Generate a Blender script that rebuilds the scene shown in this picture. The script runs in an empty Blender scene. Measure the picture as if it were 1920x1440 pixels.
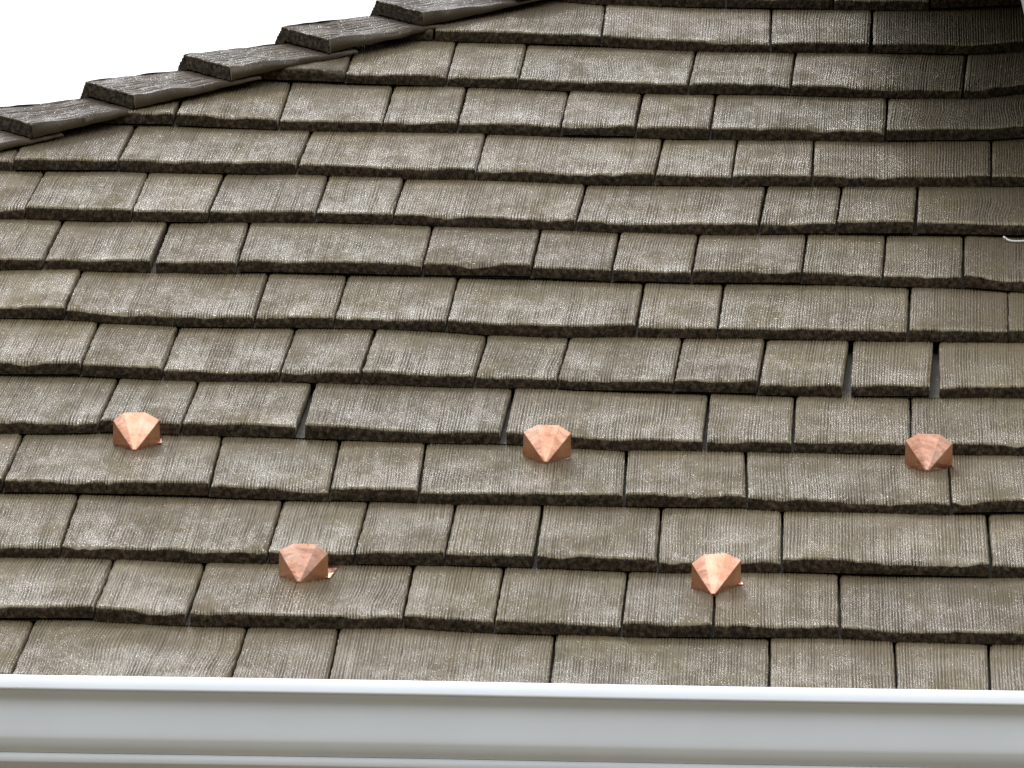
import bpy, math, random
import numpy as np
from mathutils import Matrix, Vector
R_ = math.radians
sc = bpy.context.scene
col = sc.collection
# ---------------------------------------------------------------- camera
CAM_POS = [0.0, -10.06456, -2.2105]
CAM_ROT = [[0.9986335, -0.0216267, 0.0475764], [0.0405632, -0.2532593, -0.9665476], [0.0329524, 0.9671567, -0.252036]]
cam_d = bpy.data.cameras.new("camera"); cam = bpy.data.objects.new("camera", cam_d); col.objects.link(cam)
m = Matrix(CAM_ROT).to_4x4(); m.translation = Vector(CAM_POS); cam.matrix_world = m
cam_d.sensor_width = 36; cam_d.lens = 287.28293671271985
cam_d.clip_start = 0.1; cam_d.clip_end = 2000
sc.camera = cam
# ---------------------------------------------------------------- sky, sun, exposure
SUN_EL, SUN_AZ = 58, -24          # azimuth clockwise from +Y (behind the roof)
w = bpy.data.worlds.new("World"); sc.world = w; w.use_nodes = True
nt = w.node_tree; nt.nodes.clear()
out = nt.nodes.new("ShaderNodeOutputWorld"); bg = nt.nodes.new("ShaderNodeBackground")
sky = nt.nodes.new("ShaderNodeTexSky"); sky.sky_type = 'NISHITA'; sky.sun_disc = False
sky.sun_elevation = R_(SUN_EL); sky.sun_rotation = R_(SUN_AZ); sky.air_density = 1.0; sky.dust_density = 6.0; sky.ozone_density = 1.0
hs = nt.nodes.new("ShaderNodeHueSaturation"); hs.inputs['Saturation'].default_value = 0.10
mx = nt.nodes.new("ShaderNodeMix"); mx.data_type = 'RGBA'; mx.inputs[0].default_value = 0.7
mx.inputs[7].default_value = (9.8, 9.9, 10.1, 1)     # an even overcast sheet over the clear sky
tcw = nt.nodes.new("ShaderNodeTexCoord"); nz = nt.nodes.new("ShaderNodeTexNoise"); nz.inputs['Scale'].default_value = 1.9; nz.inputs['Detail'].default_value = 5
nt.links.new(tcw.outputs['Generated'], nz.inputs['Vector'])
cr = nt.nodes.new("ShaderNodeValToRGB"); cr.color_ramp.elements[0].position = .36; cr.color_ramp.elements[0].color = (5.9, 6.3, 7.2, 1)
cr.color_ramp.elements[1].position = .64; cr.color_ramp.elements[1].color = (13.6, 13.9, 14.6, 1); nt.links.new(nz.outputs[0], cr.inputs[0]); nt.links.new(cr.outputs[0], mx.inputs[7])
nt.links.new(sky.outputs[0], hs.inputs['Color']); nt.links.new(hs.outputs[0], mx.inputs[6])
spx = nt.nodes.new("ShaderNodeSeparateXYZ"); nt.links.new(tcw.outputs['Generated'], spx.inputs[0])
gr = nt.nodes.new("ShaderNodeValToRGB"); ge = gr.color_ramp.elements; ge.new(.3); ge.new(.55)
for e_, p_, v_ in zip(ge, (0., .3, .55, 1.), (.45, .88, 1.12, 1.3)): e_.position = p_; e_.color = (v_, v_, v_, 1)
nt.links.new(spx.outputs[2], gr.inputs[0])
mg = nt.nodes.new("ShaderNodeMix"); mg.data_type = 'RGBA'; mg.blend_type = 'MULTIPLY'; mg.inputs[0].default_value = 1
nt.links.new(mx.outputs[2], mg.inputs[6]); nt.links.new(gr.outputs[0], mg.inputs[7])
# the half of the sky away from the veiled sun is duller towards its horizon
bk = nt.nodes.new("ShaderNodeMath"); bk.operation = 'MULTIPLY'; bk.use_clamp = True; bk.inputs[1].default_value = -2.5; nt.links.new(spx.outputs[1], bk.inputs[0])
g2 = nt.nodes.new("ShaderNodeValToRGB"); e2 = g2.color_ramp.elements; e2.new(.28); e2.new(.5)
for e_, p_, v_ in zip(e2, (0., .28, .5, 1.), (.35, .62, 1.12, 1.0)): e_.position = p_; e_.color = (v_, v_, v_, 1)
nt.links.new(spx.outputs[2], g2.inputs[0])
m2 = nt.nodes.new("ShaderNodeMix"); m2.data_type = 'RGBA'; m2.blend_type = 'MULTIPLY'; nt.links.new(bk.outputs[0], m2.inputs[0])
nt.links.new(mg.outputs[2], m2.inputs[6]); nt.links.new(g2.outputs[0], m2.inputs[7]); nt.links.new(m2.outputs[2], bg.inputs[0]); bg.inputs[1].default_value = 0.15
nt.links.new(bg.outputs[0], out.inputs[0])
sd = bpy.data.lights.new("sun", 'SUN'); sd.energy = 0.95; sd.angle = R_(11); sd.color = (1, 0.97, 0.93)
so = bpy.data.objects.new("sun", sd); col.objects.link(so)
az, el = R_(SUN_AZ), R_(SUN_EL)
tosun = Vector((math.sin(az)*math.cos(el), math.cos(az)*math.cos(el), math.sin(el)))
so.rotation_euler = tosun.to_track_quat('Z', 'Y').to_euler()
sc.view_settings.view_transform = 'Standard'; sc.view_settings.look = 'None'
sc.view_settings.exposure = 0.18; sc.view_settings.gamma = 1.0
# ---------------------------------------------------------------- measured layout of the roof (metres in the roof plane)
FEET = {1: [[-1.1585, 0.2506], [-1.0366, 0.2588], [-0.9193, 0.2486], [-0.8399, 0.2499], [-0.7155, 0.2502], [-0.6381, 0.2594], [-0.5174, 0.2475], [-0.3567, 0.2422], [-0.2352, 0.2484], [-0.0732, 0.2573], [0.0004, 0.2483], [0.1649, 0.2494]], 2: [[-1.1852, 0.4902], [-1.1058, 0.4956], [-1.0346, 0.4919], [-0.9142, 0.4896], [-0.832, 0.4951], [-0.717, 0.4966], [-0.6393, 0.4956], [-0.5973, 0.5005], [-0.4746, 0.4983], [-0.3575, 0.4937], [-0.2823, 0.4946], [-0.1539, 0.5033], [-0.0787, 0.5021], [0.1247, 0.5012], [0.1668, 0.5082]], 3: [[-1.2147, 0.7534], [-1.1085, 0.7562], [-0.9348, 0.757], [-0.831, 0.7509], [-0.7515, 0.7497], [-0.6482, 0.748], [-0.5976, 0.7449], [-0.4849, 0.7525], [-0.372, 0.7558], [-0.3195, 0.755], [-0.2096, 0.7603], [-0.1561, 0.7486], [-0.0033, 0.7481], [0.0705, 0.7488], [0.1687, 0.7598]], 4: [[-1.2422, 0.9994], [-1.1562, 1.0053], [-1.1053, 1.0134], [-0.9917, 1.0097], [-0.8345, 1.0112], [-0.7701, 1.0088], [-0.6538, 1.0007], [-0.551, 1.0054], [-0.3766, 0.9854], [-0.2982, 0.9885], [-0.1517, 0.994], [0.0043, 0.9978], [0.1705, 1.0001]], 5: [[-1.2704, 1.2513], [-1.1578, 1.2591], [-1.0435, 1.2478], [-0.9851, 1.2446], [-0.8757, 1.2521], [-0.7874, 1.2487], [-0.5992, 1.2473], [-0.4844, 1.248], [-0.4615, 1.2401], [-0.3214, 1.2426], [-0.2037, 1.2412], [-0.0839, 1.2376], [0.0378, 1.246], [0.1724, 1.2552]], 6: [[-1.3001, 1.5167], [-1.2098, 1.5179], [-1.1575, 1.504], [-1.0332, 1.4927], [-0.9336, 1.4971], [-0.8057, 1.5034], [-0.6541, 1.499], [-0.592, 1.4859], [-0.4769, 1.4815], [-0.381, 1.4931], [-0.2663, 1.4936], [-0.0753, 1.4969], [0.0064, 1.4976], [0.1742, 1.5067]], 7: [[-1.3256, 1.7447], [-1.2631, 1.749], [-1.1036, 1.7498], [-0.9785, 1.7559], [-0.8241, 1.7588], [-0.7063, 1.7566], [-0.5444, 1.7601], [-0.4266, 1.7502], [-0.3227, 1.7497], [-0.1489, 1.7618], [-0.0319, 1.7571], [0.085, 1.7549], [0.1759, 1.7356]], 8: [[-1.3538, 1.9974], [-1.3196, 1.9998], [-1.2598, 1.9958], [-1.1558, 1.9977], [-1.0417, 2.003], [-0.8801, 2.0143], [-0.7645, 2.0089], [-0.5458, 1.9973], [-0.4923, 1.9957], [-0.3305, 1.9909], [-0.2192, 1.9933], [-0.1025, 2.0041], [0.0135, 2.0122], [0.178, 2.0157]], 9: [[-1.382, 2.2492], [-1.3611, 2.2451], [-1.2052, 2.256], [-1.1557, 2.2511], [-0.9334, 2.2583], [-0.8598, 2.2551], [-0.7589, 2.2454], [-0.6533, 2.25], [-0.4819, 2.2342], [-0.3815, 2.2412], [-0.2654, 2.2383], [-0.1441, 2.2523], [0.0236, 2.2558], [0.1313, 2.2661], [0.1799, 2.2695]], 10: [[-1.2017, 2.4997], [-1.1377, 2.5013], [-0.9735, 2.4867], [-0.8767, 2.4907], [-0.8131, 2.4952], [-0.6971, 2.4976], [-0.5367, 2.4886], [-0.4209, 2.4881], [-0.3463, 2.4847], [-0.1425, 2.4933], [-0.0328, 2.4924], [0.1322, 2.507], [0.1818, 2.5249]], 11: [[-0.9871, 2.7645], [-0.896, 2.7589], [-0.7323, 2.7524], [-0.6138, 2.7488], [-0.5374, 2.7392], [-0.3544, 2.7342], [-0.1862, 2.7401], [-0.0324, 2.7361], [0.0885, 2.7357], [0.1221, 2.7411], [0.1836, 2.7724]], 12: [[-0.7762, 3.0104], [-0.6184, 3.0061], [-0.4944, 3.0024], [-0.3623, 2.9807], [-0.2227, 2.9814], [-0.0628, 2.9928], [0.0938, 2.9947], [0.1854, 3.0199]], 13: [[-0.5815, 3.2633], [-0.4993, 3.2465], [-0.3707, 3.2429], [-0.1291, 3.2473], [-0.0628, 3.2489], [0.0365, 3.2528], [0.1813, 3.2857]], 0: [[-1.6, 0.0], [0.4, 0.0]]}
JOINTS = {1: [[-1.0366, 0.0085, 0.0], [-0.9145, 0.0049, 0.007], [-0.6367, -0.005, 0.0], [-0.5174, -0.0038, 0.0], [-0.3533, -0.0071, 0.0], [-0.2352, -0.0155, 0.0], [-0.0718, -0.0197, 0.0]], 2: [[-1.1044, -0.0157, 0.0], [-0.8306, -0.0023, 0.0], [-0.7156, 0.0008, 0.0], [-0.5959, -0.0033, 0.0], [-0.4774, -0.0096, 0.0063], [-0.3157, -0.0148, 0.0], [-0.1525, -0.0149, 0.0], [0.1233, -0.0148, 0.0]], 3: [[-1.2096, -0.0057, 0.0], [-0.9305, -0.0215, 0.0], [-0.7674, -0.0193, 0.0], [-0.6468, -0.025, 0.0], [-0.3698, -0.023, 0.0], [-0.2045, -0.0311, 0.0], [0.0705, -0.0143, 0.0]], 4: [[-1.1067, 0.0143, 0.0], [-0.9917, 0.0091, 0.0], [-0.8271, 0.0005, 0.0133], [-0.5466, 0.0068, 0.0098], [-0.2682, -0.0046, 0.007], [-0.1473, -0.004, 0.0], [0.0146, -0.0041, 0.0]], 5: [[-1.1563, -0.0047, 0.0], [-1.0397, -0.0002, 0.0], [-0.8742, 0.0082, 0.0], [-0.7595, 0.0091, 0.0], [-0.5992, 0.0175, 0.0], [-0.4828, 0.0254, 0.0], [-0.3191, 0.0152, 0.0], [-0.2, 0.0168, 0.0], [-0.0765, 0.0125, 0.0133], [0.0468, 0.0063, 0.0147]], 6: [[-1.2059, -0.0015, 0.0], [-0.9305, -0.0026, 0.0], [-0.8156, -0.0004, 0.0], [-0.6541, 0.0015, 0.0], [-0.381, 0.0057, 0.0], [-0.2647, 0.0068, 0.0], [0.0079, 0.0061, 0.0], [0.1513, 0.0061, 0.0021]], 7: [[-1.2615, 0.0071, 0.0], [-1.1005, -0.0041, 0.0091], [-0.9769, -0.0125, 0.0], [-0.7047, -0.0039, 0.0], [-0.5436, 0.0025, 0.0], [-0.4266, 0.0075, 0.0], [-0.3094, 0.0099, 0.0], [-0.1489, 0.0113, 0.0], [-0.0303, 0.0092, 0.0], [0.0866, 0.0076, 0.0]], 8: [[-1.3163, 0.0064, 0.0], [-1.155, -0.0028, 0.0], [-1.0401, 0.0039, 0.0], [-0.8809, 0.0034, 0.0], [-0.7645, 0.0045, 0.0], [-0.4899, 0.0168, 0.0], [-0.2168, 0.0223, 0.0], [-0.1017, 0.0183, 0.0], [0.0159, 0.0103, 0.0063]], 9: [[-1.3611, 0.0048, 0.0], [-1.2011, 0.0058, 0.0], [-0.9277, 0.0173, 0.0], [-0.6533, 0.0054, 0.0], [-0.3807, 0.0154, 0.0], [-0.2638, 0.006, 0.0], [-0.1417, -0.0068, 0.0049], [0.1297, 0.0042, 0.0]], 10: [[-1.1369, -0.0035, 0.0063], [-0.9735, -0.0108, 0.0], [-0.8131, -0.0015, 0.0], [-0.6963, -0.0012, 0.0], [-0.5351, 0.0032, 0.0], [-0.4192, 0.0032, 0.0], [-0.3034, 0.0049, 0.0], [-0.0328, 0.0051, 0.0]], 11: [[-0.8892, 0.0001, 0.0], [-0.7289, 0.0011, 0.0], [-0.6147, 0.0013, 0.0], [-0.346, 0.021, 0.0], [-0.1837, 0.0103, 0.0], [0.0869, 0.0267, 0.0]], 12: [[-0.765, -0.0037, 0.0], [-0.4935, -0.0165, 0.0], [-0.221, -0.0154, 0.0], [-0.0602, -0.0001, 0.0063]], 13: [[-0.57, -0.0083, 0.0], [-0.3009, -0.0073, 0.0], [-0.1247, -0.0039, 0.0], [0.033, -0.0008, 0.0]], 0: [[-1.1173, 0.0089, 0], [-0.8392, 0.0068, 0], [-0.7151, -0.0155, 0], [-0.4351, -0.0165, 0], [-0.1579, -0.0181, 0], [0.0033, -0.0201, 0], [0.1202, -0.0049, 0]]}
E = 0.25                       # exposure of one course
TH = R_(33); CT, ST = math.cos(TH), math.sin(TH)
PLANE = np.array([[1, 0, 0], [0, CT, ST], [0, -ST, CT]])
def W(u, v, n): return np.stack(np.broadcast_arrays(u, v, n), -1) @ PLANE
rng = np.random.default_rng(7)
# ---------------------------------------------------------------- helpers
def tag(o, label=None, cat=None, group=None, kind=None):
    for k, val in (('label', label), ('category', cat), ('group', group), ('kind', kind)):
        if val: o[k] = val
    return o
def empty(name, loc=(0, 0, 0)):
    o = bpy.data.objects.new(name, None); col.objects.link(o); o.location = loc; o.empty_display_size = .05; return o
def mesh_obj(name, verts, faces, mats, parent=None, attrs=None, smooth=None, loc=None, mat_idx=None):
    me = bpy.data.meshes.new(name)
    verts = np.asarray(verts, float)
    if loc is not None: verts = verts - np.asarray(loc)
    if isinstance(faces, np.ndarray) and faces.ndim == 2 and faces.shape[1] == 4:
        nf = len(faces)
        me.vertices.add(len(verts)); me.vertices.foreach_set('co', verts.ravel().astype(np.float32))
        me.loops.add(nf*4); me.loops.foreach_set('vertex_index', faces.ravel().astype(np.int32))
        me.polygons.add(nf); me.polygons.foreach_set('loop_start', np.arange(0, nf*4, 4, dtype=np.int32))
        me.polygons.foreach_set('loop_total', np.full(nf, 4, np.int32))
        me.update(calc_edges=True)
    else:
        me.from_pydata([tuple(v) for v in verts], [], [tuple(int(i) for i in f) for f in faces])
        me.update()
    if attrs:
        for k, a in attrs.items():
            at = me.attributes.new(k, 'FLOAT', 'POINT'); at.data.foreach_set('value', np.asarray(a, np.float32).ravel())
    for mt in (mats if isinstance(mats, (list, tuple)) else [mats]): me.materials.append(mt)
    if smooth is not None:
        s = np.full(len(me.polygons), bool(smooth)) if np.isscalar(smooth) else smooth
        me.polygons.foreach_set('use_smooth', s)
    if mat_idx is not None: me.polygons.foreach_set('material_index', np.asarray(mat_idx, np.int32))
    o = bpy.data.objects.new(name, me); col.objects.link(o)
    if loc is not None: o.location = loc
    if parent:
        o.parent = parent
        o.matrix_parent_inverse = Matrix.Translation(-Vector(world_loc(parent)))
    return o
def world_loc(o):
    v = Vector(o.location)
    if o.parent is not None: v = o['_wl'] if '_wl' in o else v
    return v
def boxes(bl):
    V, F = [], []
    for (x0, y0, z0, x1, y1, z1) in bl:
        b = len(V)
        V += [(x0,y0,z0),(x1,y0,z0),(x1,y1,z0),(x0,y1,z0),(x0,y0,z1),(x1,y0,z1),(x1,y1,z1),(x0,y1,z1)]
        F += [[b+i for i in f] for f in ((3,2,1,0),(4,5,6,7),(0,1,5,4),(1,2,6,5),(2,3,7,6),(3,0,4,7))]
    return V, F
def grid_faces(nr, nc):
    r = np.arange(nr-1)[:, None]*nc; c_ = np.arange(nc-1)[None, :]
    a = (r + c_).ravel(); return np.stack([a, a+1, a+nc+1, a+nc], 1)
def sm(x): return x*x*(3-2*x)
def noise1(x, seed, per):
    r = np.random.default_rng(seed); t = np.asarray(x)/per + 1000.37; i = np.floor(t).astype(int); f = sm(t-i)
    tab = r.uniform(-1, 1, 4096); return tab[i % 4096]*(1-f) + tab[(i+1) % 4096]*f
def noise2(x, y, seed, px, py):
    r = np.random.default_rng(seed); tab = r.uniform(-1, 1, (256, 256))
    X = np.asarray(x)/px + 500.3; Y = np.asarray(y)/py + 500.7
    X, Y = np.broadcast_arrays(X, Y)
    i = np.floor(X).astype(int); j = np.floor(Y).astype(int); f = sm(X-i); g = sm(Y-j)
    T = lambda a, b: tab[a % 256, b % 256]
    return (T(i,j)*(1-f)+T(i+1,j)*f)*(1-g) + (T(i,j+1)*(1-f)+T(i+1,j+1)*f)*g
# ---------------------------------------------------------------- materials
def mat(name):
    m = bpy.data.materials.new(name); m.use_nodes = True; nt = m.node_tree; nt.nodes.clear()
    o = nt.nodes.new('ShaderNodeOutputMaterial'); b = nt.nodes.new('ShaderNodeBsdfPrincipled'); nt.links.new(b.outputs[0], o.inputs[0])
    return m, nt, b
def nd(nt, typ, **kw):
    n = nt.nodes.new(typ)
    for k, val in kw.items():
        if k.startswith('i_'): n.inputs[k[2:].replace('_', ' ')].default_value = val
        else: setattr(n, k, val)
    return n
def ramp(nt, src, stops):
    r = nt.nodes.new('ShaderNodeValToRGB'); e = r.color_ramp.elements
    while len(e) < len(stops): e.new(0.5)
    for i, (p, c) in enumerate(stops):
        e[i].position = p; e[i].color = (c if isinstance(c, tuple) else (c, c, c)) + (1,)
    nt.links.new(src, r.inputs[0]); return r.outputs[0]
def mixc(nt, fac, a, b, mode='MIX'):
    n = nt.nodes.new('ShaderNodeMix'); n.data_type = 'RGBA'; n.blend_type = mode
    for s, i in ((fac, 0), (a, 6), (b, 7)):
        if hasattr(s, 'is_linked') or hasattr(s, 'links'): nt.links.new(s, n.inputs[i])
        else: n.inputs[i].default_value = s if not isinstance(s, tuple) else s + (1,)
    return n.outputs[2]
def mth(nt, op, a, b=None, c=None, clamp=False):
    n = nt.nodes.new('ShaderNodeMath'); n.operation = op; n.use_clamp = clamp
    for s, i in ((a, 0), (b, 1), (c, 2)):
        if s is None: continue
        if hasattr(s, 'links'): nt.links.new(s, n.inputs[i])
        else: n.inputs[i].default_value = s
    return n.outputs[0]
def shingle_material(name, ridge_c, groove_c, pale_c, butt_c, rough=(.62, .85), FILM=.7, DROPS=(.95, .12)):
    m, nt, b = mat(name)
    tc = nd(nt, 'ShaderNodeTexCoord'); P = tc.outputs['Object']
    oi = nd(nt, 'ShaderNodeObjectInfo')
    ad = nd(nt, 'ShaderNodeVectorMath', operation='ADD'); nt.links.new(P, ad.inputs[0])
    cb = nd(nt, 'ShaderNodeCombineXYZ'); k = mth(nt, 'MULTIPLY', oi.outputs['Random'], 37.0); nt.links.new(k, cb.inputs[0]); nt.links.new(k, cb.inputs[2]); nt.links.new(cb.outputs[0], ad.inputs[1])
    V = ad.outputs[0]
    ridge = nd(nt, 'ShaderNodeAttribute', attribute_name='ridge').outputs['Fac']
    top = nd(nt, 'ShaderNodeAttribute', attribute_name='top').outputs['Fac']
    edge = nd(nt, 'ShaderNodeAttribute', attribute_name='edge').outputs['Fac']; sv = nd(nt, 'ShaderNodeAttribute', attribute_name='sv').outputs['Fac']
    def noise(scale, detail=3, rough_=.6, dist=0.0):
        n = nd(nt, 'ShaderNodeTexNoise'); n.inputs['Scale'].default_value = scale; n.inputs['Detail'].default_value = detail
        n.inputs['Roughness'].default_value = rough_; n.inputs['Distortion'].default_value = dist; nt.links.new(V, n.inputs['Vector']); return n.outputs[0]
    n_big = noise(9, 3); n_mid = noise(45, 4, .65); n_fine = noise(420, 3, .7); n_pat = noise(16, 4, .6, .4)
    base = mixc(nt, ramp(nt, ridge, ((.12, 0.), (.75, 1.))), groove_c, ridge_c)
    base = mixc(nt, ramp(nt, n_pat, ((.42, 0.), (.62, .45))), base, mixc(nt, ridge, tuple(x*.8 for x in pale_c), pale_c))
    # yellow to mauve drift within a shingle, and from one shingle to the next
    tint = ramp(nt, n_big, ((.3, (1.07, 1.02, .84)), (.5, (1., 1., 1.)), (.7, (1.0, .955, .98))))
    base = mixc(nt, .8, base, tint, 'MULTIPLY')
    shade = ramp(nt, oi.outputs['Random'], ((0., (.80, .78, .76)), (.3, (1.02, .98, .92)), (.55, (.90, .90, .86)), (.8, (1.1, 1.07, 1.03)), (1., (.95, .92, .88))))
    base = mixc(nt, 1., base, shade, 'MULTIPLY')
    speck = ramp(nt, n_fine, ((.30, .55), (.5, 1.), (.72, 1.25)))
    base = mixc(nt, .8, base, speck, 'MULTIPLY')
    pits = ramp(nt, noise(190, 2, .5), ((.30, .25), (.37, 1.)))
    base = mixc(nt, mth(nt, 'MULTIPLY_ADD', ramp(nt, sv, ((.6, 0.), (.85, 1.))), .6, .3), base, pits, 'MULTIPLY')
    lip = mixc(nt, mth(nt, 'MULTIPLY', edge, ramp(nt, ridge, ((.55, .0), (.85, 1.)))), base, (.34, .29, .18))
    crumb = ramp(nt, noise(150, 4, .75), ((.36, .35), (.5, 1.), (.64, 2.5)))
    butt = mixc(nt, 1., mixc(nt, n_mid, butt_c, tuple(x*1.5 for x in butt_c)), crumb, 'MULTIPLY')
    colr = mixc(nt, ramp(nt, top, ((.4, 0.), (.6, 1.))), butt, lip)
    nt.links.new(colr, b.inputs['Base Color'])
    wet = ramp(nt, n_pat, ((.40, rough[0]), (.6, rough[1])))
    rg = mixc(nt, ramp(nt, top, ((.4, 0.), (.6, 1.))), (.75, .75, .75), mixc(nt, .35, wet, ramp(nt, n_fine, ((.35, .5), (.65, .9)))))
    nt.links.new(rg, b.inputs['Roughness'])
    b.inputs['IOR'].default_value = 1.4; b.inputs['Specular IOR Level'].default_value = .16
    low = ramp(nt, sv, ((.0, 1.), (.45, .85), (.85, .25)))
    mq = nd(nt, 'ShaderNodeVectorMath', operation='MULTIPLY'); nt.links.new(V, mq.inputs[0]); mq.inputs[1].default_value = (1, .38, .38)
    pn = nd(nt, 'ShaderNodeTexNoise'); pn.inputs['Scale'].default_value = 17; pn.inputs['Detail'].default_value = 6; pn.inputs['Roughness'].default_value = .72; nt.links.new(mq.outputs[0], pn.inputs['Vector'])
    pat = ramp(nt, pn.outputs[0], ((.36, .15), (.62, 1.)))
    # rain standing in small drops and short streaks on the ribs, thicker in patches
    mp = nd(nt, 'ShaderNodeVectorMath', operation='MULTIPLY'); nt.links.new(V, mp.inputs[0]); mp.inputs[1].default_value = (1, .45, .45)
    vo = nd(nt, 'ShaderNodeTexVoronoi'); vo.inputs['Scale'].default_value = 340; nt.links.new(mp.outputs[0], vo.inputs['Vector'])
    sx = nd(nt, 'ShaderNodeSeparateColor'); nt.links.new(vo.outputs['Color'], sx.inputs[0])
    dens = mth(nt, 'MULTIPLY', mth(nt, 'MULTIPLY_ADD', pat, *DROPS), low)
    on = mth(nt, 'GREATER_THAN', dens, sx.outputs[0])
    disc = ramp(nt, vo.outputs['Distance'], ((.0, 1.), (.28, .82), (.5, 0.)))
    film = mth(nt, 'MULTIPLY', mth(nt, 'MULTIPLY', ramp(nt, pat, ((.25, 0.), (1., 1.))), low), mth(nt, 'MULTIPLY', ramp(nt, ridge, ((.5, .0), (.8, 1.))), FILM))
    onr = ramp(nt, ridge, ((.4, .25), (.7, 1.)))
    cw = mth(nt, 'MULTIPLY', mth(nt, 'MAXIMUM', mth(nt, 'MULTIPLY', mth(nt, 'MULTIPLY', on, onr), ramp(nt, vo.outputs['Distance'], ((.36, 1.), (.5, 0.)))), film), top)
    nt.links.new(cw, b.inputs['Coat Weight']); b.inputs['Coat Roughness'].default_value = .07; b.inputs['Coat IOR'].default_value = 1.6
    bp = nd(nt, 'ShaderNodeBump'); bp.inputs['Distance'].default_value = .0011; bp.inputs['Strength'].default_value = .8
    h = mth(nt, 'ADD', mth(nt, 'MULTIPLY', n_fine, .6), mth(nt, 'MULTIPLY', noise(170, 4, .75), mth(nt, 'SUBTRACT', 2.6, mth(nt, 'MULTIPLY', top, 1.9))))
    nt.links.new(h, bp.inputs['Height']); nt.links.new(bp.outputs[0], b.inputs['Normal'])
    bp2 = nd(nt, 'ShaderNodeBump'); bp2.inputs['Distance'].default_value = .0022; bp2.inputs['Strength'].default_value = 1.
    nt.links.new(mth(nt, 'ADD', mth(nt, 'MULTIPLY', mth(nt, 'MULTIPLY', on, disc), .45), mth(nt, 'MULTIPLY', n_fine, .5)), bp2.inputs['Height']); nt.links.new(bp2.outputs[0], b.inputs['Coat Normal'])
    return m
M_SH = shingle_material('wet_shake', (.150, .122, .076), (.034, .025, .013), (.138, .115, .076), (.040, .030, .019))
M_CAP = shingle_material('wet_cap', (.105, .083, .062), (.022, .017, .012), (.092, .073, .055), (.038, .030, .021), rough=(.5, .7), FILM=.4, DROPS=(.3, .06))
def simple(name, c, rough, noise_amt=.15, scale=60, metallic=0., bump=.0, coat=0.):
    m, nt, b = mat(name); tc = nd(nt, 'ShaderNodeTexCoord')
    n = nd(nt, 'ShaderNodeTexNoise'); n.inputs['Scale'].default_value = scale; n.inputs['Detail'].default_value = 4; nt.links.new(tc.outputs['Object'], n.inputs['Vector'])
    k = ramp(nt, n.outputs[0], ((.3, 1-noise_amt), (.7, 1+noise_amt)))
    nt.links.new(mixc(nt, 1., c, k, 'MULTIPLY'), b.inputs['Base Color'])
    b.inputs['Metallic'].default_value = metallic
    nt.links.new(ramp(nt, n.outputs[0], ((.3, rough*.8), (.7, rough*1.2))), b.inputs['Roughness'])
    b.inputs['Coat Weight'].default_value = coat; b.inputs['Coat Roughness'].default_value = .1
    if bump:
        bp = nd(nt, 'ShaderNodeBump'); bp.inputs['Distance'].default_value = bump; nt.links.new(n.outputs[0], bp.inputs['Height']); nt.links.new(bp.outputs[0], b.inputs['Normal'])
    return m
M_STRIP = simple('interlayment', (.062, .054, .038), .8, .3, 90, bump=.001)
M_DECK = simple('roof_deck', (.03, .028, .024), .8, .2, 30)
M_GUT = simple('gutter_enamel', (.75, .785, .79), .36, .03, 7)
M_GRD = simple('ground_grass', (.13, .105, .065), .9, .3, 1.5)
M_WALL = simple('pale_siding', (.42, .46, .43), .5, .05, 5)
M_SOFFIT = simple('dark_soffit', (.05, .045, .04), .7, .2, 20)
M_WIRE = simple('white_cable', (.75, .75, .70), .35, .05, 60)
M_DROP, _nt, _b = mat('water'); _b.inputs['Base Color'].default_value = (1, 1, 1, 1); _b.inputs['Roughness'].default_value = .02
_b.inputs['IOR'].default_value = 1.33; _b.inputs['Transmission Weight'].default_value = 1.0
def copper():
    m, nt, b = mat('copper'); tc = nd(nt, 'ShaderNodeTexCoord'); oi = nd(nt, 'ShaderNodeObjectInfo')
    ad = nd(nt, 'ShaderNodeVectorMath', operation='ADD'); nt.links.new(tc.outputs['Object'], ad.inputs[0]); nt.links.new(oi.outputs['Random'], ad.inputs[1])
    def n(scale, d=3):
        x = nd(nt, 'ShaderNodeTexNoise'); x.inputs['Scale'].default_value = scale; x.inputs['Detail'].default_value = d; nt.links.new(ad.outputs[0], x.inputs['Vector']); return x.outputs[0]
    c = ramp(nt, n(35, 4), ((.32, (.72, .35, .22)), (.5, (.84, .46, .31)), (.7, (.90, .56, .41))))
    c = mixc(nt, .5, c, ramp(nt, n(170, 2), ((.28, (.55, .5, .48)), (.4, (1., 1., 1.)))), 'MULTIPLY')
    nt.links.new(c, b.inputs['Base Color']); b.inputs['Metallic'].default_value = 1.
    nt.links.new(ramp(nt, n(60, 4), ((.3, .15), (.7, .28))), b.inputs['Roughness'])
    bp = nd(nt, 'ShaderNodeBump'); bp.inputs['Distance'].default_value = .0012; bp.inputs['Strength'].default_value = .5
    nt.links.new(n(45, 2), bp.inputs['Height']); nt.links.new(bp.outputs[0], b.inputs['Normal'])
    return m
M_COP = copper()
# ---------------------------------------------------------------- ground far below (never in the frame, it bounces the daylight)
V = [(-300, -300, -3.9), (300, -300, -3.9), (300, 300, -3.9), (-300, 300, -3.9)]
tag(mesh_obj('ground', V, [(0, 1, 2, 3)], M_GRD), kind='structure')
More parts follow.
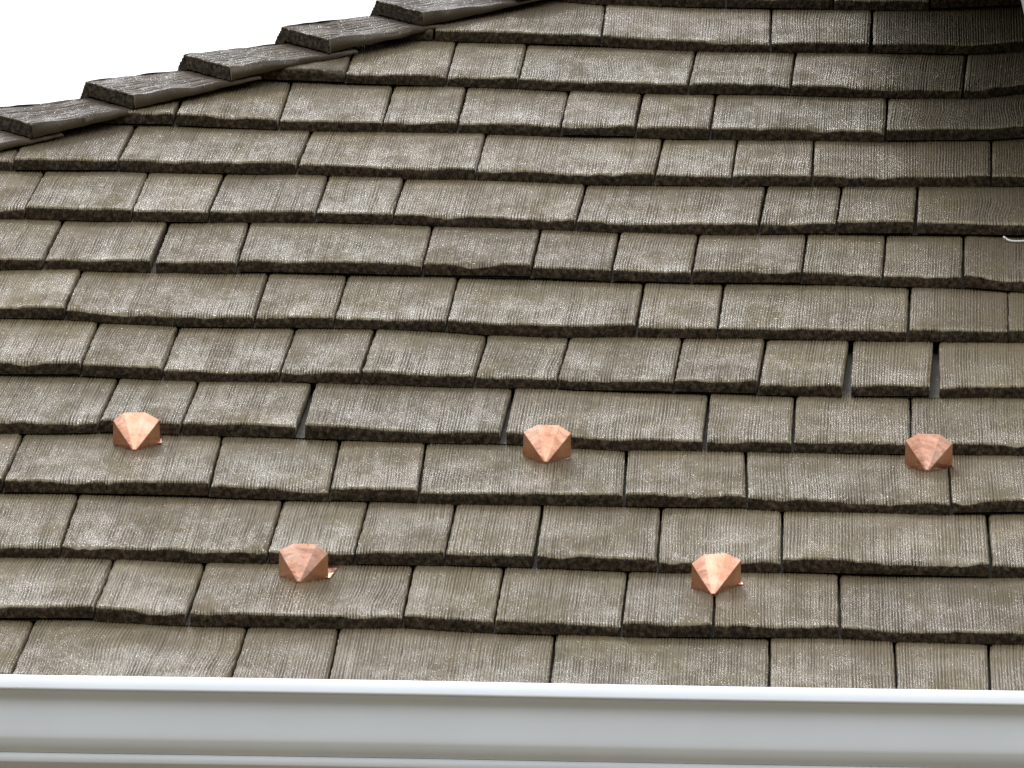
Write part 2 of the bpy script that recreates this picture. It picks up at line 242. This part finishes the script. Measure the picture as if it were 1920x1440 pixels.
# ---------------------------------------------------------------- the roof
HU0, HV0, HN0 = -1.1443, 2.7435, .045      # a point on the hip ridge
HDIR = np.array([1, 1/CT]); HDIR = HDIR/np.linalg.norm(HDIR); HPERP = np.array([HDIR[1], -HDIR[0]])
def hip_u(v): return HU0 + (v - (HV0 + .03*0)) * HDIR[0]/HDIR[1]
roof = empty('shingled_roof')
tag(roof, 'wet grey brown shake roof with thick rough-edged shingles and a sloping hip', 'roof', kind='thing')
def foot_v(k, u):
    pts = FEET.get(k)
    if pts is None: return np.full_like(np.asarray(u, float), 13*E + (k-13)*E + .02)
    xs = [p[0] for p in pts]; ys = [p[1] for p in pts]; return np.interp(u, xs, ys)
T = .0195
VMAX_EXT = .30
def build_shingle(k, jl, jr, seed, parent):
    r = np.random.default_rng(seed)
    ul, tl = jl; ur, tr = jr
    width = ur-ul; nc = max(24, int(width/.00105))
    q = np.linspace(0, 1, nc)
    dv_top = np.concatenate([np.array([.0035, .006, .010, .016]), np.linspace(.024, VMAX_EXT-.01, 30)])
    butt_h = np.array([0., .14, .34, .55, .76, .93])
    nb, ntp = len(butt_h), len(dv_top)
    lift = r.uniform(.0002, .0022) if r.random() < .75 else r.uniform(.0025, .0045)
    t = T*r.uniform(.92, 1.08); tiltx = r.uniform(-.0012, .0012)
    u0 = ul + q*width                                   # at the foot
    vf = foot_v(k, u0) + r.uniform(-.0015, .0015)
    vfs = np.convolve(np.pad(vf, 12, 'edge'), np.ones(25)/25, 'valid')     # ease the corners
    chip = np.clip(.10 + .22*noise1(u0, seed, .055) + .12*noise1(u0, seed+1, .024) + .05*noise1(u0, seed+2, .008), 0, .6)
    if r.random() < .35: chip = chip*.5
    # grain: rounded ridges of uneven spacing, wandering up the shingle
    amp_w = r.choice([.0006, .0018, .0045], p=[.4, .35, .25])
    dv = np.concatenate([np.zeros(nb), dv_top])[:, None]
    uu = u0[None, :] + (tl + (tr-tl)*q[None, :])*dv
    wander = amp_w*(noise2(u0[None, :], dv, seed+5, .09, .12) - noise2(u0[None, :], 0*dv, seed+5, .09, .12)) + .00035*noise2(u0[None, :], dv, seed+6, .009, .05)
    pos = np.cumsum(r.uniform(.0028, .0050, int(.6/.0039)))
    pos = pos - .12; dep = r.uniform(.45, 1.0, len(pos))
    g = (u0[None, :]-ul) + wander
    idx = np.clip(np.searchsorted(pos, g.ravel()), 1, len(pos)-1).reshape(g.shape)
    a, b_ = pos[idx-1], pos[idx]; fr = np.clip((g-a)/(b_-a), 0, 1)
    rid = np.sin(np.pi*fr)**1.15; dd = dep[idx]
    fade = np.clip(.85 + .4*noise2(u0[None, :], dv, seed+9, .05, .045) + .2*noise2(u0[None, :], dv, seed+10, .012, .012), .35, 1.)
    ridge = np.where(rid > 0, 1 - (1-rid)*dd*fade, 1)
    ga = .0020
    gz = (ridge-1)*ga + .0003*noise2(u0[None, :], dv, seed+12, .0024, .006) + .0009*noise2(u0[None, :], dv, seed+13, .07, .09)
    s = dv/E
    z_top = t*(1-s)*np.ones_like(uu) + gz + tiltx*(q[None, :]-.5)*2
    edge_drop = (chip*t)[None, :]*np.exp(-(dv/.010)**1.5)
    z_top = z_top - edge_drop
    z = z_top.copy(); v = vfs[None, :] + dv + 0*uu
    edge_h = z_top[nb]
    rough = .0011*noise2(u0[None, :], butt_h[:, None], seed+20, .004, .25) + .0007*noise2(u0[None, :], butt_h[:, None], seed+21, .0018, .2)
    for i, h in enumerate(butt_h):
        z[i] = h*edge_h
        v[i] = vfs + .0025*h**2 + rough[i]*(.3 if i == 0 else 1.)
    v[nb-1] += (1-ridge[nb])*.003; v[nb] += (1-ridge[nb])*.003; v[nb+1] += (1-ridge[nb+1])*.0028; z[nb] -= (1-ridge[nb])*.0012; z[nb-1] -= (1-ridge[nb])*.0014; z[nb-2] -= (1-ridge[nb])*.0008
    # worn side arrises
    ew = np.minimum(q, 1-q)*width
    arr = np.exp(-(ew/.0022)**2)*.0022
    z[nb:] -= arr[None, :]*(1 + .5*noise1(dv[nb:], seed+30, .01))
    uu = uu + .0006*noise1(dv, seed+31, .012)*np.exp(-(ew/.006)**2)[None, :]
    top = np.zeros_like(z); top[nb:] = 1; top[nb-1] = np.clip((ridge[nb]-.45)*4, 0, 1)
    edge = np.exp(-(dv/.0065)**2)*np.ones_like(z); edge[:nb-1] = 0
    edge[nb:] *= .8; rdg = ridge.copy()
    # side walls: a bottom column at each end
    zb = -t*s*np.ones((1, 1))
    def addcol(arrx, left, right): return np.concatenate([left, arrx, right], 1)
    zL = np.minimum(zb, z[:, :1]-.001); zR = np.minimum(zb, z[:, -1:]-.001); zL[:nb] = 0; zR[:nb] = 0
    z = addcol(z, zL, zR)
    uu = addcol(uu, uu[:, :1]-.0002, uu[:, -1:]+.0002); v = addcol(v, v[:, :1], v[:, -1:])
    top = addcol(top, top[:, :1]*0, top[:, -1:]*0)
    rdg = addcol(rdg, rdg[:, :1], rdg[:, -1:]); edge = addcol(edge, edge[:, :1]*0, edge[:, -1:]*0)
    z = z + lift*np.exp(-s/.9)
    # cut along the hip
    hu = hip_u(v) + .012
    uu = np.maximum(uu, hu)
    nr, ncc = z.shape
    F = grid_faces(nr, ncc)
    cut = (uu <= hu + 1e-6).ravel()
    keep = ~cut[F].all(1); F = F[keep]
    if len(F) < 20: return None
    P = W(uu, v, z).reshape(-1, 3)
    used = np.unique(F); remap = np.full(len(P), -1); remap[used] = np.arange(len(used)); F = remap[F]; P = P[used]
    loc = P.mean(0)
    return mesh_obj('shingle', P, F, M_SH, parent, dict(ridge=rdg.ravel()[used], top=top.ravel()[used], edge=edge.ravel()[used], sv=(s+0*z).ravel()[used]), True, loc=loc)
LEFT, RIGHT = -1.65, .45
def course_joints(k):
    r = random.Random(100+k)
    J = [list(x) for x in JOINTS.get(k, [])]
    if not J: J = [[-.35 + .02*k % .1, 0, 0]]
    tl, tr = J[0][1], J[-1][1]
    ws = [.11, .14, .19, .235, .27]
    # the measured shingles run on past the measured stretch at both ends
    left_end = -1.175 - .117*k*E; right_end = .20
    if k in JOINTS:
        J.insert(0, [min(J[0][0]-.11, left_end-.02*r.random()), tl, 0]); J.append([max(J[-1][0]+.11, right_end+.03*r.random()), tr, 0])
    while J[0][0] > LEFT: J.insert(0, [J[0][0]-r.choice(ws), tl, 0])
    while J[-1][0] < RIGHT: J.append([J[-1][0]+r.choice(ws), tr, 0])
    return J
NSH = 0
for k in range(0, 16):
    J = course_joints(k); r = random.Random(500+k)
    # interlayment strip lying between this course and the one below, seen through the gaps
    us = np.arange(LEFT, RIGHT, .01); vv = foot_v(k, us)
    rows = np.linspace(.0015, .33, 14)[:, None]
    V_ = vv[None, :] + rows; U_ = np.maximum(us[None, :] + 0*V_, hip_u(V_)+.012)
    Z_ = -T*rows/E + .0006 + 0*V_ + .0003*noise2(us[None, :], rows, 40+k, .02, .03)
    F = grid_faces(*V_.shape); hit = (U_ <= hip_u(V_)+.0121).ravel(); F = F[~hit[F].all(1)]
    if len(F) == 0: continue
    P = W(U_, V_, Z_).reshape(-1, 3); cl = P.mean(0)
    course = mesh_obj('shingle_course', P, F, M_STRIP, roof, None, True, loc=cl); course['_wl'] = Vector(cl)
    for i in range(len(J)-1):
        a, b = J[i], J[i+1]
        g1 = (a[2] if a[2] else .0032 + r.random()*.0016)/2; g2 = (b[2] if b[2] else .0032 + r.random()*.0016)/2
        um = (a[0]+b[0])/2
        if b[0] < hip_u(float(foot_v(k, um))) - .02: continue
        o = build_shingle(k, (a[0]+g1, a[1]-(a[2]*.8)), (b[0]-g2, b[1]+(b[2]*.8)), 1000*k+i*31+7, course)
        if o: NSH += 1
print('shingles', NSH)
# deck below, and the neighbouring slope beyond the hip
us = np.array([-1.9, 3.0]); rows = np.array([-.1, 6.0])
V_ = np.array([[-.05, -.05], [5.5, 5.5]]); U_ = np.array([[hip_u(-.05), 3.], [hip_u(5.5), 3.]])
top_ = W(U_, V_, -.024+0*U_).reshape(-1, 3); bot_ = W(U_, V_, -.044+0*U_).reshape(-1, 3)
mesh_obj('roof_deck', np.concatenate([top_, bot_]), [(0,1,3,2),(4,6,7,5),(0,4,5,1),(2,3,7,6),(0,2,6,4),(1,5,7,3)], M_DECK, roof)
O_ = W(HU0, HV0, -.045)                              # hip line of the deck, in the vertical plane of the ridge
HW = np.array([HDIR[0], HDIR[1]*CT, HDIR[1]*ST]); PW = np.array([HPERP[0], HPERP[1]*CT, HPERP[1]*ST]); NW = np.array([0, -ST, CT])
OR = W(HU0, HV0, HN0)
def wing_point(a, b, n):      # a along the hip, b away from the ridge in our slope, n above the ridge point level
    return OR + a[..., None]*HW + b[..., None]*PW + n[..., None]*NW
def mirror(P):                # reflect in the vertical plane through the hip
    x = P[..., 0]-OR[0]; y = P[..., 1]-OR[1]; Q = P.copy(); Q[..., 0] = OR[0]+y; Q[..., 1] = OR[1]+x; return Q
bmin_k = -ST/(PW[0]-PW[1])
# stepped courses of the slope beyond the hip (mirror of this one)
V2, F2 = [], []
for k in range(0, 18):
    v0, v1 = k*E, (k+1)*E+.02
    for (va, za, vb, zb) in ((v0, 0, v0, T), (v0, T, v1, -.001)):
        q = [W(hip_u(va)+.012, va, za), W(3.0, va, za), W(3.0, vb, zb), W(hip_u(vb)+.012, vb, zb)]
        b = len(V2); V2 += [mirror(x) for x in q]; F2.append((b+3, b+2, b+1, b))
mesh_obj('far_slope', V2, F2, M_SH, roof, dict(ridge=[.7]*len(V2), top=[1.]*len(V2), edge=[0.]*len(V2)), False)
# hip caps
CAP_W, CAP_T, CAP_E, CAP_L = .104, .021, .2185, .285
def build_cap(j, seed):
    r = np.random.default_rng(seed)
    a0 = j*CAP_E + r.uniform(-.004, .004); wdt = CAP_W*r.uniform(.98, 1.03)
    na = 80; rows_a = np.concatenate([np.zeros(6), np.array([.002, .005, .009]), np.linspace(.014, CAP_L, na)])
    hfr = np.array([0, .2, .42, .64, .84, .97]); nb = 6
    nbc = 110; q = np.linspace(0, 1, nbc)
    P_all, A_r, A_t, A_e, F_all = [], [], [], [], []; off = 0
    for side in (0, 1):
        sd_ = seed + 50*side
        A = rows_a[:, None]; bq = q[None, :]
        lowedge = wdt + .0035*noise1(A, sd_+3, .06) + .0015*noise1(A, sd_+4, .02)
        n_top = CAP_T + .0015 - (CAP_T+.0035)*A/CAP_E*np.where(A > 0, 1, 1) + 0*bq
        n_top = n_top + .0022*noise2(A, bq*wdt, sd_+11, .05, .09)*np.clip(A/.03, 0, 1)
        wave = .006*noise2(A, bq, sd_+6, .10, .7) ; g = bq*wdt + wave
        pos = np.cumsum(r.uniform(.005, .0155, 60)) - .02; dep = r.uniform(.35, 1, 60)
        idx = np.clip(np.searchsorted(pos, g.ravel()), 1, 59).reshape(g.shape); fr = np.clip((g-pos[idx-1])/(pos[idx]-pos[idx-1]), 0, 1)
        ridge = 1-(1-np.sin(np.pi*fr)**.4)*dep[idx]*np.clip(.8+.6*noise2(A, g, sd_+8, .06, .02), .1, 1)
        n_top = n_top + (ridge-1)*.0055 + .0006*noise2(A, g, sd_+9, .02, .003)
        n = n_top.copy(); aa = A + 0*bq
        chipc = np.clip(.1+.12*noise1(q*wdt, sd_+30, .02), 0, .5)
        n = n - (chipc*CAP_T*.5)[None, :]*np.exp(-(A/.008)**1.5)
        nose_top = n[6].copy()
        for i, h in enumerate(hfr):
            n[i] = nose_top*h; aa[i] = .003*h*h + .0012*noise2(q*wdt, h, sd_+40, .004, .2) 
        n_bot = -.009*A/CAP_E
        bmin = bmin_k*(n - CAP_T*.9)     # stay in the vertical plane of the ridge
        slant = np.clip((n-n_bot)/CAP_T, 0, 1)
        bb = bmin + (lowedge + .003*(1-slant) - bmin)*bq
        # bottom column at the low edge and one inside the underside
        n_c = n_bot + 0*n[:, :1]; n_c[:6] = 0
        bb = np.concatenate([bb, bb[:, -1:]+.003, bb[:, -1:]-.05], 1); n = np.concatenate([n, n_c, n_c+.002], 1)
        aa = np.concatenate([aa, aa[:, -1:], aa[:, -1:]], 1); ridge = np.concatenate([ridge, ridge[:, -1:]*0+.8, ridge[:, -1:]*0], 1)
        top = np.ones_like(n); top[:5] = 0; top[5] = np.concatenate([(ridge[6, :-2] > .6), [0, 0]]); top[:, -1] = 0; top[6:, -2] = 1.
        edge = np.exp(-(rows_a[:, None]/.004)**2)*np.ones_like(n)*.55; edge[:5] = 0; edge[6:, -2] = .25
        P = wing_point(aa + a0, bb, n - CAP_T*.9).reshape(-1, 3)
        F = grid_faces(*n.shape)
        if side:
            P = mirror(P); dd = ((P[:, 0]-OR[0]) - (P[:, 1]-OR[1]))/2      # the far wing is folded down more steeply
            P[:, 0] -= dd*.5; P[:, 1] += dd*.5
        else: F = F[:, ::-1]
        F_all.append(F+off); off += len(P); P_all.append(P); A_r.append(ridge.ravel()); A_t.append(top.ravel()); A_e.append(edge.ravel())
    P = np.concatenate(P_all); loc = P.mean(0)
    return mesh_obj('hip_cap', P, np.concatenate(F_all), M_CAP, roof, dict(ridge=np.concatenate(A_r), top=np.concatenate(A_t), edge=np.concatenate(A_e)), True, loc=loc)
for j in range(-4, 7): build_cap(j, 9000+j*17)
# ---------------------------------------------------------------- gutter
gut = empty('roof_gutter', (-.5, -.1, -.02))
tag(gut, 'pale grey metal gutter with bright rolled lip along the bottom of the roof', 'gutter')
def extrude(name, prof, mt, parent, smooth=True):
    X = np.linspace(-3.2, 2.2, 28); V, F = [], []
    for x in X:
        dz = .004 + .0069*(x+.48) + .0004*math.sin(x*7)
        for (y, z) in prof: V.append((x, y, z+dz))
    n = len(prof)
    F = grid_faces(len(X), n)[:, ::-1]
    return mesh_obj(name, V, F, mt, parent, None, smooth)
def arc(pts, steps=6):
    P = np.array(pts, float); out_ = []
    for i in range(len(P)-1):
        for s in range(steps):
            t = s/steps; p0 = P[max(i-1, 0)]; p1 = P[i]; p2 = P[i+1]; p3 = P[min(i+2, len(P)-1)]
            out_.append(tuple(.5*((2*p1)+(-p0+p2)*t+(2*p0-5*p1+4*p2-p3)*t*t+(-p0+3*p1-3*p2+p3)*t**3)))
    out_.append(tuple(P[-1])); return out_
Y0 = -.10
extrude('gutter_lip', [(Y0+.020, -.012), (Y0+.0185, .0005), (Y0+.0125, .0012), (Y0+.0100, .0002), (Y0-.0002, -.0170), (Y0-.0006, -.0188), (Y0+.0002, -.0200), (Y0+.003, -.0204)], M_GUT, gut)
face = arc([(Y0+.003, -.0206), (Y0+.0120, -.0232), (Y0+.0165, -.0275), (Y0+.0180, -.0330), (Y0+.0182, -.0550), (Y0+.0190, -.0735), (Y0+.0215, -.0810), (Y0+.0270, -.0885), (Y0+.0340, -.0935)], 6)
extrude('gutter_face', face, M_GUT, gut)
extrude('gutter_base', [(Y0+.0340, -.0939), (Y0+.0325, -.0945), (Y0+.0335, -.1050), (Y0+.0345, -.1060), (Y0+.062, -.1160), (Y0+.135, -.1330)], M_GUT, gut)
M_SCR = simple('dark_mesh', (.02, .022, .026), .5, .3, 400)
scr = extrude('gutter_screen', [(Y0+.0215, -.012), (Y0+.0212, .0022), (Y0+.0225, .0034), (Y0+.040, .0040)], M_SCR, gut, False)
extrude('gutter_back', [(Y0+.135, -.1330), (Y0+.135, -.045)], M_GUT, gut, False)
extrude('gutter_trough', [(Y0+.132, -.050), (Y0+.130, -.110), (Y0+.060, -.115), (Y0+.022, -.06), (Y0+.020, -.012)], M_GUT, gut)
def drops(name, pts, parent, rmin, rmax, seed, nrm):
    r = random.Random(seed); V, F = [], []
    N = Vector(nrm).normalized(); A = N.orthogonal().normalized(); B = N.cross(A)
    for p in pts:
        rad = r.uniform(rmin, rmax); b = len(V)
        for i in range(3):
            ph = i/3*math.pi/2
            for j in range(8):
                th = j*math.pi/4; V.append(Vector(p) + A*(rad*math.cos(ph)*math.cos(th)) + B*(rad*math.cos(ph)*math.sin(th)) + N*(rad*.6*math.sin(ph)))
        V.append(Vector(p)+N*rad*.6)
        for i in range(2):
            for j in range(8): F.append((b+i*8+j, b+i*8+(j+1) % 8, b+(i+1)*8+(j+1) % 8, b+(i+1)*8+j))
        for j in range(8): F.append((b+16+j, b+16+(j+1) % 8, b+24))
    return mesh_obj(name, V, F, M_DROP, parent, None, True)
r = random.Random(4)
gz = lambda x: .004 + .0069*(x+.48)
pts = [(x, Y0-.0004, -.0206+gz(x)) for x in [r.uniform(-1.2, .2) for _ in range(46)]]
pts += [(x, Y0+.0250, -.0868+gz(x)-r.random()*.001) for x in [r.uniform(-1.2, .2) for _ in range(26)]]
drops('water_drops', pts, gut, .0006, .0013, 5, (0, -1, -.2))
# ---------------------------------------------------------------- snow guards
def build_guard(name, P0, Lp, Rp, A, seed):
    """P0 list of the profile at the back, measured on the roof: left foot, right foot and nose."""
    Lp, Rp, A = np.array(Lp), np.array(Rp), np.array(A)
    mid = (Lp+Rp)/2; xa = (Rp-Lp); wd = np.linalg.norm(xa); xa = xa/wd; ya = np.array([-xa[1], xa[0]])
    base_n = P0
    root = empty(name, tuple(W(mid[0], mid[1], base_n)))
    r = random.Random(seed)
    def pt(x, y, n): uv = mid + xa*x + ya*y; return W(uv[0], uv[1], base_n+n)
    hw = wd/2; nose = np.array([np.dot(A-mid, xa), np.dot(A-mid, ya)])
    dx = (-.0022, .0015, 0, .002, -.001)[seed % 5]
    prof = [(-hw, 0, 0), (-hw+.0005, .000, .0350), (-.0155+dx, .002, .0455), (.0145+dx, .002, .0455), (hw-.0005, 0, .0345), (hw, 0, 0)]
    nz = [(nose[0]-.0024, nose[1], 0), (nose[0]-.0024, nose[1], .0035), (nose[0]-.0012, nose[1]-.0004, .0045), (nose[0]+.0012, nose[1]-.0004, .0045), (nose[0]+.0024, nose[1], .0035), (nose[0]+.0024, nose[1], 0)]
    nseg = 8; V = []
    for i in range(nseg+1):
        t = i/nseg
        for a, b in zip(prof, nz):
            V.append(pt(*[a[c]*(1-t)+b[c]*t + (r.uniform(-.00025, .00025) if 0 < i < nseg and c == 2 else 0) for c in range(3)]))
    nv = len(V); th = .0012
    outer = np.array(V); cen = pt(0, -.008, .008)
    inner = outer + (cen-outer)*np.clip(th/np.linalg.norm(cen-outer, axis=1), 0, .5)[:, None]*1.3
    F = grid_faces(nseg+1, 6).tolist(); F2 = [[i+nv for i in f[::-1]] for f in F]
    rim = [[j, j+nv, j+1+nv, j+1] for j in range(5)]
    cap_ = [[nseg*6+j for j in (0, 1, 2, 3, 4, 5)]]
    hood = mesh_obj('hood', np.concatenate([outer, inner]), F+F2+rim+cap_, M_COP, root, None, False)
    md = hood.modifiers.new('bevel', 'BEVEL'); md.width = .0006; md.segments = 2; md.limit_method = 'ANGLE'; md.angle_limit = R_(10)
    # strap plate: lies on the shingle under the hood and slips below the course above
    ox = .004 if seed % 5 in (0, 3, 4) else 0.0
    hwp = hw + (.0015 if ox else -.001)
    q = [(-hwp+.016, -.001), (hw+(.0022 if ox else -.010), -.003), (hw+(.0050 if ox else -.010), .060), (-hwp+.018, .060)]
    V = [pt(x, y, n) for n in (.0004, .0018) for x, y in q]
    V = []
    for n0_ in (.0004, .0018):
        for x, y in q: V.append(pt(x, y, n0_ - y*T/E*1.0))
    mesh_obj('strap', V, [(3,2,1,0),(4,5,6,7),(0,1,5,4),(1,2,6,5),(2,3,7,6),(3,0,4,7)], M_COP, root, None, False)
    # rain drops on the facets
    pts = []; N = W(0, -.35, 1)
    for _ in range(26):
        j = r.choice([1, 2, 3]); t = r.uniform(0, .75)**1.4; s_ = r.random()
        a = np.array(prof[j])*(1-s_)+np.array(prof[j+1])*s_; b = np.array(nz[j])*(1-s_)+np.array(nz[j+1])*s_
        pts.append(pt(*(a*(1-t)+b*t)))
    drops('water_drops', pts, root, .0004, .0009, seed, tuple(N))
    return root
def shingle_h(v, k): return None
GU = [((-1.0814, .9672), (-1.0167, .9762), (-1.0489, .9352), 4, 'copper snow guard at the left end of the upper row of three'),
      ((-.5161, .9557), (-.4495, .9580), (-.4830, .9229), 4, 'copper snow guard in the middle of the upper row of three'),
      ((.0067, .9563), (.0724, .9507), (.0375, .9235), 4, 'copper snow guard at the right end of the upper row of three'),
      ((-.8115, .4504), (-.7453, .4445), (-.7822, .4170), 2, 'copper snow guard on a wide shingle, left of the lower two'),
      ((-.2693, .4359), (-.2040, .4550), (-.2394, .4062), 2, 'slightly turned copper snow guard over a joint, right of the lower two')]
for i, (l, r_, a, k, lb) in enumerate(GU):
    vm = (l[1]+r_[1])/2; um = (l[0]+r_[0])/2
    hgt = T*(1-(vm-float(foot_v(k-1, um)))/E) + .0012        # top of the shingle it stands on
    # the guard stands on that surface: bring it down the slope by the same sight-independent height
    dvv = hgt/math.tan(R_(18.4))*0.95
    g = build_guard('snow_guard', hgt, (l[0], l[1]-dvv+.0), (r_[0], r_[1]-dvv), (a[0], a[1]-dvv), i+10)
    tag(g, lb, 'snow guard', 'copper snow guards in two rows above the gutter')
# ---------------------------------------------------------------- cable end lying under a course at the right
def tube(name, pts, rad, mt, parent=None):
    C = arc([W(*p) for p in pts], 8); V, F = [], []
    for i, c in enumerate(C):
        c = Vector(c); d = (Vector(C[min(i+1, len(C)-1)])-Vector(C[max(i-1, 0)])).normalized(); A = d.orthogonal().normalized(); B = d.cross(A)
        for j in range(10): V.append(c + A*rad*math.cos(j*math.pi/5) + B*rad*math.sin(j*math.pi/5))
        if i: F += [((i-1)*10+j, (i-1)*10+(j+1) % 10, i*10+(j+1) % 10, i*10+j) for j in range(10)]
    F += [tuple(range(9, -1, -1)), tuple(range((len(C)-1)*10, len(C)*10))]
    return mesh_obj(name, V, F, mt, parent, None, True)
cb = tube('cable_end', [(.1476, 1.996, .006), (.1563, 1.985, .004), (.1680, 1.982, .004), (.182, 1.984, .005), (.215, 2.0, .008), (.30, 2.05, .02)], .0018, M_WIRE)
tag(cb, 'thin white cable end curling from the right below a shingle edge', 'cable')
# ---------------------------------------------------------------- adjoining wing at the upper right: its pale wall and its deep dark eave shade the corner
wing = empty('adjoining_wing', (.3, 2.8, 1.8))
tag(wing, 'corner of a pale board above the shaded top right of the roof', 'building')
V, F = boxes([(.55, 1.7, .5, 3.2, 6.0, 3.6)])
mesh_obj('wall', V, F, M_WALL, wing)
V = []
for y in (1.490, 1.530):
    for (x, z) in ((.0975, 1.70), (.1646, 1.4179), (.1701, 1.3948), (.2017, 1.369), (.80, 1.22), (.80, 1.70)): V.append((x, y, z))
F = [(0,1,2,3,4,5), (11,10,9,8,7,6)] + [(i, i+6, (i+1) % 6+6, (i+1) % 6) for i in range(6)]
mesh_obj('rake_board', V, F, M_WALL, wing)
V = []
for dz in (0, .10):
    for (x, y, z) in ((-.15, 1.68, 1.70), (3.4, 1.68, 1.70), (3.4, 6.0, 2.95), (-.15, 6.0, 2.95)): V.append((x, y, z+dz))
F = [(3,2,1,0),(4,5,6,7),(0,1,5,4),(1,2,6,5),(2,3,7,6),(3,0,4,7)]
mesh_obj('eave', V, F, M_SOFFIT, wing)
for o in list(bpy.data.objects):
    if '_wl' in o: del o['_wl']
